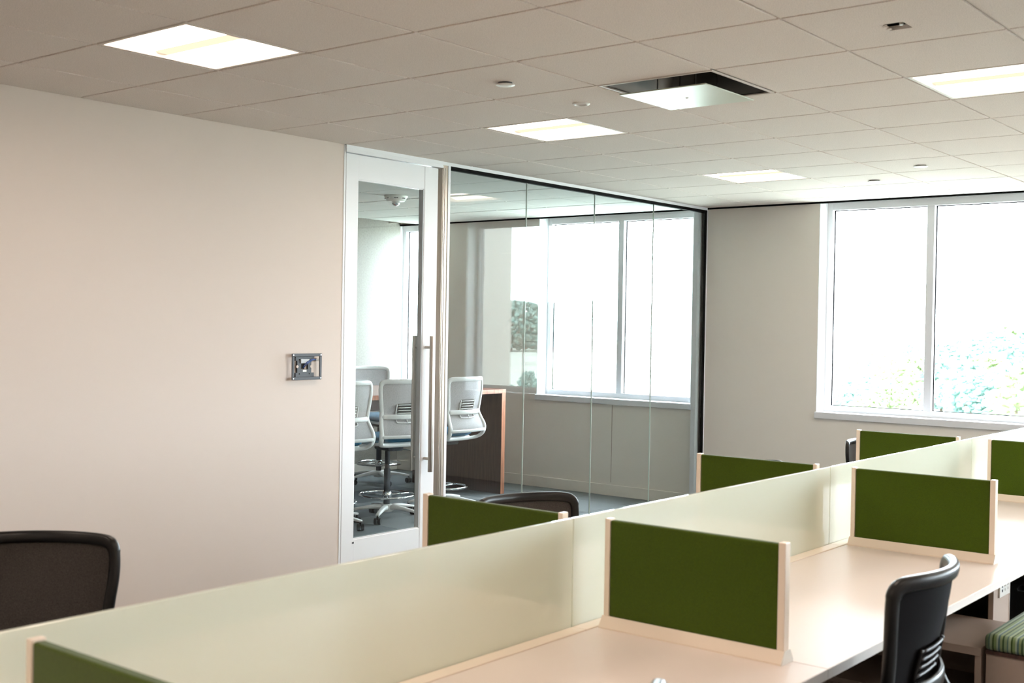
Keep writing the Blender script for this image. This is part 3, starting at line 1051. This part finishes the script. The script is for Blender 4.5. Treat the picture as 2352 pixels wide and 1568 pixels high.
# ------------------------------------------------------------------ chairs
def make_chair(kind, SH):
    """Mesh-back swivel chair; local +X is forward, the seat centre is above the origin."""
    stool = kind == 'stool'
    fm, mm, cm = (M['pale'], M['palemesh'], M['blue_fabric']) if stool else (M['black'], M['blackmesh'], M['black_fabric'])
    r = thing('drafting_stool' if stool else 'task_chair', 'x', 'stool' if stool else 'chair')
    zt = SH + 0.500                         # top of the back
    prof = spline([(0.0, -0.335, zt), (0.10, -0.318, zt - 0.098), (0.20, -0.293, zt - 0.194), (0.30, -0.270, zt - 0.291), (0.36, -0.288, zt - 0.350),
                   (0.44, -0.322, zt - 0.424), (0.50, -0.312, zt - 0.484), (0.55, -0.270, zt - 0.524), (0.61, -0.200, zt - 0.548), (0.68, -0.11, zt - 0.556)], 8)

    def P(t):
        for a, b in zip(prof, prof[1:]):
            if a[0] <= t <= b[0] + 1e-9:
                k = (t - a[0]) / max(1e-9, b[0] - a[0])
                return a[1] + (b[1] - a[1]) * k, a[2] + (b[2] - a[2]) * k
        return (prof[0][1], prof[0][2]) if t < prof[0][0] else (prof[-1][1], prof[-1][2])

    def S3(y, t, off=0.0):
        x, z = P(max(0, t))
        curve = 0.072 - 0.040 * min(1, t / 0.28) if t < 0.3 else 0.032 - 0.015 * min(1, (t - 0.3) / 0.3)
        return Vector((x + curve * (y / 0.23) ** 2 - off, y, z))

    def N3(y, t):
        e = 0.004
        t = max(t, 0.012)
        a = S3(y, t + e) - S3(y, t - e)
        b = S3(y + e, t) - S3(y - e, t)
        n = a.cross(b).normalized()
        return n if n.x * 0.75 + n.z * 0.6 < 0 else -n

    half = [(0.0, 0.004), (0.10, 0.004), (0.175, 0.005), (0.212, 0.011), (0.229, 0.031), (0.233, 0.07), (0.231, 0.12), (0.222, 0.19), (0.212, 0.27),
            (0.212, 0.31), (0.226, 0.37), (0.237, 0.43), (0.237, 0.49), (0.226, 0.535), (0.195, 0.572), (0.11, 0.594), (0.0, 0.600)]
    ring = spline(half, 5)
    loop = [(p[0], p[1]) for p in ring] + [(-p[0], p[1]) for p in ring[-2:0:-1]]
    pts = [S3(y, t) for y, t in loop]
    nr = [N3(y, t) for y, t in loop]
    wd = [0.040 if t < 0.04 else (0.034 if t < 0.45 else 0.040) for y, t in loop]
    hd = [0.030 for _ in loop]
    obj('back_frame', sweep(new(), pts, nr, wd, hd, True, 12, 3.0), fm, r, True)

    def wat(t):
        for a, b in zip(ring, ring[1:]):
            if a[1] <= t <= b[1] and b[1] > a[1]:
                return a[0] + (b[0] - a[0]) * (t - a[1]) / (b[1] - a[1])
        return 0.2
    bm = new()
    rows, cols = 22, 14
    for mi, layer in enumerate((-0.002, 0.002)):          # front cloth, then its rear with the shade coloured in
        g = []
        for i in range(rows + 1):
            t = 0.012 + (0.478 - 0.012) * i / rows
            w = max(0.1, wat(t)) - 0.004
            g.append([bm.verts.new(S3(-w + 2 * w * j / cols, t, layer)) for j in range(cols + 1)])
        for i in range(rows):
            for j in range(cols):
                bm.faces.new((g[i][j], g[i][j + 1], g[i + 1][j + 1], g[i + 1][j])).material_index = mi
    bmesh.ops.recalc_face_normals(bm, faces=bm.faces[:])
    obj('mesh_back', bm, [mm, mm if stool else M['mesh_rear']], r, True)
    # straps across the back
    for nm, t, wdt, bow in (('cross_strap', 0.308, 0.042, 0.030), ('lower_strap', 0.478, 0.030, 0.012)):
        w = wat(t)
        pl = []
        for j in range(17):
            y = -w + 2 * w * j / 16
            pl.append(S3(y, t, 0.006 + bow * (1 - (y / w) ** 2)))
        obj(nm, sweep(new(), pl, [N3(p.y, t) for p in pl], wdt, 0.018, False, 10, 3.0), fm, r, True)
    # lumbar pad with four ridges held in a U bracket
    bm = new()
    g = []
    for i in range(9):
        t = 0.195 + 0.100 * i / 8
        g.append([bm.verts.new(S3(-0.085 + 0.17 * j / 10, t, 0.007)) for j in range(11)])
    for i in range(8):
        for j in range(10):
            bm.faces.new((g[i][j], g[i][j + 1], g[i + 1][j + 1], g[i + 1][j]))
    bmesh.ops.solidify(bm, geom=bm.faces[:], thickness=0.005)
    bmesh.ops.recalc_face_normals(bm, faces=bm.faces[:])
    lum = obj('lumbar_pad', bm, M['anthracite'] if not stool else M['pale'], r, True)
    for q in range(4):
        t = 0.207 + 0.024 * q
        pl = [S3(-0.082 + 0.164 * j / 10, t, 0.012) for j in range(11)]
        obj('ridge', sweep(new(), pl, [N3(p.y, t) for p in pl], 0.009, 0.009, False, 8, 2.2), M['anthracite'] if not stool else M['pale'], lum, True)
    path = [(-0.093, 0.200), (-0.094, 0.25), (-0.093, 0.335), (-0.082, 0.356), (0.0, 0.360), (0.082, 0.356), (0.093, 0.335), (0.094, 0.25), (0.093, 0.200)]
    sp = spline(path, 5)
    pl = [S3(p[0], p[1], 0.010) for p in sp]
    obj('lumbar_bracket', sweep(new(), pl, [N3(p[0], p[1]) for p in sp], 0.013, 0.012, False, 8, 2.4), fm, r, True)
    pl = [S3(0, 0.300 + 0.055 * j / 4, 0.022) for j in range(5)]
    obj('bracket_stem', sweep(new(), pl, [N3(0, 0.3)] * 5, 0.014, 0.010, False, 8, 2.4), fm, r, True)

    # seat cushion and pan
    def slab(bm, hx, hy, z0, z1, dome, n=40, pw=4.0, x0=0.0):
        prof = [(0.90, z0), (0.985, z0 + (z1 - z0) * 0.25), (1.0, z0 + (z1 - z0) * 0.55), (0.97, z1 - 0.006), (0.90, z1), (0.6, z1 + dome * 0.7), (0.25, z1 + dome)]
        rings = []
        for k, z in prof:
            rg_ = []
            for i in range(n):
                a = 2 * PI * i / n
                cc, ss = math.cos(a), math.sin(a)
                cc = math.copysign(abs(cc) ** (2 / pw), cc)
                ss = math.copysign(abs(ss) ** (2 / pw), ss)
                xx = hx * k * cc
                zz = z - 0.025 * max(0, (xx / hx - 0.6) / 0.4) ** 2
                rg_.append(bm.verts.new((x0 + xx, hy * k * ss, zz)))
            rings.append(rg_)
        for a, b in zip(rings, rings[1:]):
            for i in range(n):
                bm.faces.new((a[i], a[(i + 1) % n], b[(i + 1) % n], b[i]))
        bm.faces.new(rings[0][::-1])
        bm.faces.new(rings[-1])
        bmesh.ops.recalc_face_normals(bm, faces=bm.faces[:])
        return bm
    obj('seat', slab(new(), 0.245, 0.245, SH - 0.02, SH + 0.030, 0.012, x0=0.03), cm, r, True)
    obj('seat_pan', slab(new(), 0.225, 0.225, SH - 0.05, SH - 0.018, 0.0, x0=0.02), fm, r, True)
    b = add_box(new(), -0.14, 0.10, -0.075, 0.075, SH - 0.10, SH - 0.045, bevel=0.012)
    obj('tilt_mechanism', b, M['anthracite'] if stool else M['black'], r, True)
    pl = [(0.02, -0.07, SH - 0.105), (0.03, -0.16, SH - 0.105), (0.03, -0.215, SH - 0.115), (0.03, -0.25, SH - 0.125)]
    obj('height_lever', sweep(new(), pl, (0, 0, 1), [0.012, 0.012, 0.026, 0.022], [0.010, 0.010, 0.008, 0.006], False, 8), M['anthracite'], r, True)
    # column
    b = add_cyl(new(), (0, 0, 0.09), (0, 0, SH * 0.62), 0.028, n=20)
    add_cyl(b, (0, 0, SH * 0.62), (0, 0, SH - 0.11), 0.021, n=20)
    smooth_angle(obj('gas_cylinder', b, M['anthracite'] if stool else M['black_soft'], r), 40)
    hub = obj('hub', add_lathe(new(), [(0.026, 0.128), (0.050, 0.122), (0.056, 0.10), (0.050, 0.065), (0.03, 0.06)], 28), fm, r, True)
    for k in range(5):
        a = 2 * PI * k / 5 + (1.10 if stool else 0.35)
        d = Vector((math.cos(a), math.sin(a), 0))
        zs = [0.100, 0.104, 0.098, 0.086, 0.076]
        rs = [0.03, 0.10, 0.18, 0.26, 0.320]
        pl = [d * rr_ + Vector((0, 0, z)) for rr_, z in zip(rs, zs)]
        leg = obj('leg', sweep(new(), pl, (0, 0, 1), [0.056, 0.050, 0.044, 0.038, 0.032], [0.044, 0.038, 0.030, 0.024, 0.020], False, 10, 3.0), fm, r, True)
        c = d * 0.312
        tn = Vector((-d.y, d.x, 0)) if k % 2 else Vector((math.cos(a + 0.7), math.sin(a + 0.7), 0))
        b = new()
        for s in (-1, 1):
            add_cyl(b, c + tn * (s * 0.006) + Vector((0, 0, 0.0275)), c + tn * (s * 0.027) + Vector((0, 0, 0.0275)), 0.0275, 0.0265, n=20)
        add_cyl(b, c + Vector((0, 0, 0.04)), c + Vector((0, 0, 0.078)), 0.009, n=10)
        smooth_angle(obj('caster', b, M['black_soft'], leg), 40)
    if stool:
        b = new()
        zr, R0 = 0.205, 0.232
        pl = [(R0 * math.cos(2 * PI * i / 48), R0 * math.sin(2 * PI * i / 48), zr) for i in range(48)]
        sweep(b, pl, (0, 0, 1), 0.020, 0.020, True, 10, 2)
        fr = obj('foot_ring', b, M['chrome'], r, True)
        b = new()
        for k in range(3):
            a = 2 * PI * k / 3 + 0.5
            sweep(b, [(0.03 * math.cos(a), 0.03 * math.sin(a), zr), (0.12 * math.cos(a), 0.12 * math.sin(a), zr), (R0 * math.cos(a), R0 * math.sin(a), zr)], (0, 0, 1), 0.014, 0.014, False, 8, 2)
        obj('ring_spoke', b, M['chrome'], fr, True)
        obj('ring_collar', add_lathe(new(), [(0.029, zr - 0.03), (0.040, zr - 0.028), (0.042, zr), (0.036, zr + 0.03), (0.029, zr + 0.032)], 24), M['chrome'], fr, True)
    return r


def place(proto, used, x, y, face, label, group, dz=0.0):
    o = copy_tree(proto) if used[0] else proto
    used[0] = True
    o.location = (x, y, dz)
    o.rotation_euler = (0, 0, math.radians(face))
    o['label'] = label
    o['group'] = group
    return o


TG = 'black mesh chairs at the desks'
tall0, tt = make_chair('task', 0.530), [False]
place(tall0, tt, 4.112, -0.13, 183, 'black mesh chair tucked at the white desk beside the striped cushion, seen from behind', TG)
place(tall0, tt, 4.115, -1.69, 180, 'black chair of which only one back corner shows over the nearest desk edge', TG)
task0, tu = make_chair('task', 0.455), [False]
place(task0, tu, 2.76, 0.45, -20, 'black mesh chair rising behind the green screen by the sliding door', TG)
low = place(task0, tu, 2.70, 2.555, -20, 'black chair whose top only just shows over the green screen by the meeting room corner', TG)
low.scale = (0.965,) * 3
low = place(task0, tu, 2.47, 4.72, -10, 'black chair peeking out beside the green screen under the office window', TG)
low.scale = (0.935,) * 3
place(tall0, tt, 4.14, 2.62, 180, 'black chair under the far right desk, only a dark sliver past the outlet', TG)
mid0, tm = make_chair('task', 0.500), [False]
place(mid0, tm, 2.24, -1.545, -48, 'black mesh chair with its large back before the blank beige wall', TG).scale = (0.98,) * 3

stool0, su_ = make_chair('stool', 0.690), [False]
SG = 'pale grey drafting stools in the meeting room'
place(stool0, su_, -1.62, 3.89, 166, 'pale grey mesh stool seen whole behind the door glass', SG)
place(stool0, su_, -1.66, 3.25, 168, 'pale grey mesh stool half hidden by the white door stile', SG)
place(stool0, su_, -1.66, 4.62, 182, 'pale grey mesh stool behind the glass partition next to the dark table end', SG)
place(stool0, su_, -3.29, 5.45, -18, 'pale grey stool across the high table with its back against the bright window', SG)

# ------------------------------------------------------------------ high meeting table
t = thing('high_table', 'high reddish wood meeting table with full end panels behind the glass', 'table', (-2.46, 4.0, 0))
HT = 1.035
boxobj('table_top', (-0.60, 0.60, -1.75, 1.77, HT - 0.04, HT), M['walnut'], t, 0.002)
boxobj('end_panel', (-0.60, 0.597, 1.715, 1.77, 0, HT - 0.04), M['walnut_d'], t, 0.002)
boxobj('edge_band', (0.597, 0.601, 1.715, 1.77, 0, HT - 0.04), M['wood_edge'], t)
boxobj('edge_band', (0.600, 0.603, -1.75, 1.77, HT - 0.04, HT), M['wood_edge'], t)
boxobj('end_panel', (-0.60, 0.60, -1.75, -1.695, 0, HT - 0.04), M['walnut_d'], t, 0.002)
boxobj('top_rail', (-0.36, -0.33, -1.695, 1.715, HT - 0.16, HT - 0.04), M['walnut_d'], t)
boxobj('top_rail', (0.33, 0.36, -1.695, 1.715, HT - 0.16, HT - 0.04), M['walnut_d'], t)

# ------------------------------------------------------------------ outside
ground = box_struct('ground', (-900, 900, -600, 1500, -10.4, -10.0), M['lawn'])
ground['label'] = 'pale lawn and fields below the building'
box_struct('path', (40, 420, 225, 232, -10.0, -9.97), M['path'])
box_struct('column', (3.42, 4.15, 7.2, 7.8, -10.0, 3.6), M['concrete'])


def make_tree(seed, mm):
    rg = random.Random(seed)
    b = new()
    add_cyl(b, (0, 0, 0), (0.03, 0.02, 0.45), 0.035, 0.018, n=8)
    for k in range(4):
        a = rg.random() * 6.28
        add_cyl(b, (0.02, 0.01, 0.35), (0.22 * math.cos(a), 0.22 * math.sin(a), 0.62), 0.014, 0.006, n=6)
    tr = obj('tree', b, M['bark'])
    b = new()
    for k in range(380):
        a, q = rg.random() * 6.283, rg.random() ** 0.4
        z = 0.26 + 0.70 * rg.random()
        wmax = 0.38 * math.sin(PI * min(1, max(0.10, (z - 0.16) / 0.86))) ** 0.7
        s = 0.018 + 0.026 * rg.random()
        mt = Matrix.Translation((wmax * q * math.cos(a), wmax * q * math.sin(a), z)) @ Matrix.Diagonal((s * 1.25, s * 1.2, s * 0.85, 1))
        r_ = bmesh.ops.create_icosphere(b, subdivisions=1, radius=1.0, matrix=mt)
        for v in r_['verts']:
            v.co += Vector((rg.uniform(-1, 1), rg.uniform(-1, 1), rg.uniform(-1, 1))) * 0.006
    obj('crown', b, mm, tr, True)
    return tr


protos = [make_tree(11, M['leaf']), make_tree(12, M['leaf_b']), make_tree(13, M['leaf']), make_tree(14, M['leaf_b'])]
usedp = [False] * 4
rg = random.Random(21)
spots = []
# woods to be seen through the office window (bearing from the camera, distance, height)
for k in range(64):
    az = -25 + 12.5 * rg.random()
    d = 130 + 300 * rg.random() ** 0.9
    crest = -1.1 + 2.2 * min(1, max(0, (az + 23) / 8))          # bearing-wise height of the tree line, degrees
    top = 1.67 + d * math.tan(math.radians(crest)) - (420 - d) * 0.012
    hgt = min(24, max(4.5, top + 10.0 + rg.uniform(-1.2, 0.6)))
    spots.append((az, d, hgt, 0))
# taller woods that the glass front mirrors
for k in range(16):
    az = 33 + 11 * k / 15 + rg.uniform(-0.15, 0.15)
    spots.append((az, 515 + 25 * (k % 2), 28 + 4 * rg.random(), 1))
for az, d, hgt in ((35.6, 165, 6.4), (36.6, 190, 6.0), (37.95, 150, 7.1), (38.9, 140, 5.6), (40.2, 170, 6.6)):
    spots.append((az, d, hgt, 2))
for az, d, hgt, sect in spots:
    q = rg.randrange(4) if sect != 1 else (1, 3)[rg.randrange(2)]  # far mirrored wood always gets the haze-tinted crowns
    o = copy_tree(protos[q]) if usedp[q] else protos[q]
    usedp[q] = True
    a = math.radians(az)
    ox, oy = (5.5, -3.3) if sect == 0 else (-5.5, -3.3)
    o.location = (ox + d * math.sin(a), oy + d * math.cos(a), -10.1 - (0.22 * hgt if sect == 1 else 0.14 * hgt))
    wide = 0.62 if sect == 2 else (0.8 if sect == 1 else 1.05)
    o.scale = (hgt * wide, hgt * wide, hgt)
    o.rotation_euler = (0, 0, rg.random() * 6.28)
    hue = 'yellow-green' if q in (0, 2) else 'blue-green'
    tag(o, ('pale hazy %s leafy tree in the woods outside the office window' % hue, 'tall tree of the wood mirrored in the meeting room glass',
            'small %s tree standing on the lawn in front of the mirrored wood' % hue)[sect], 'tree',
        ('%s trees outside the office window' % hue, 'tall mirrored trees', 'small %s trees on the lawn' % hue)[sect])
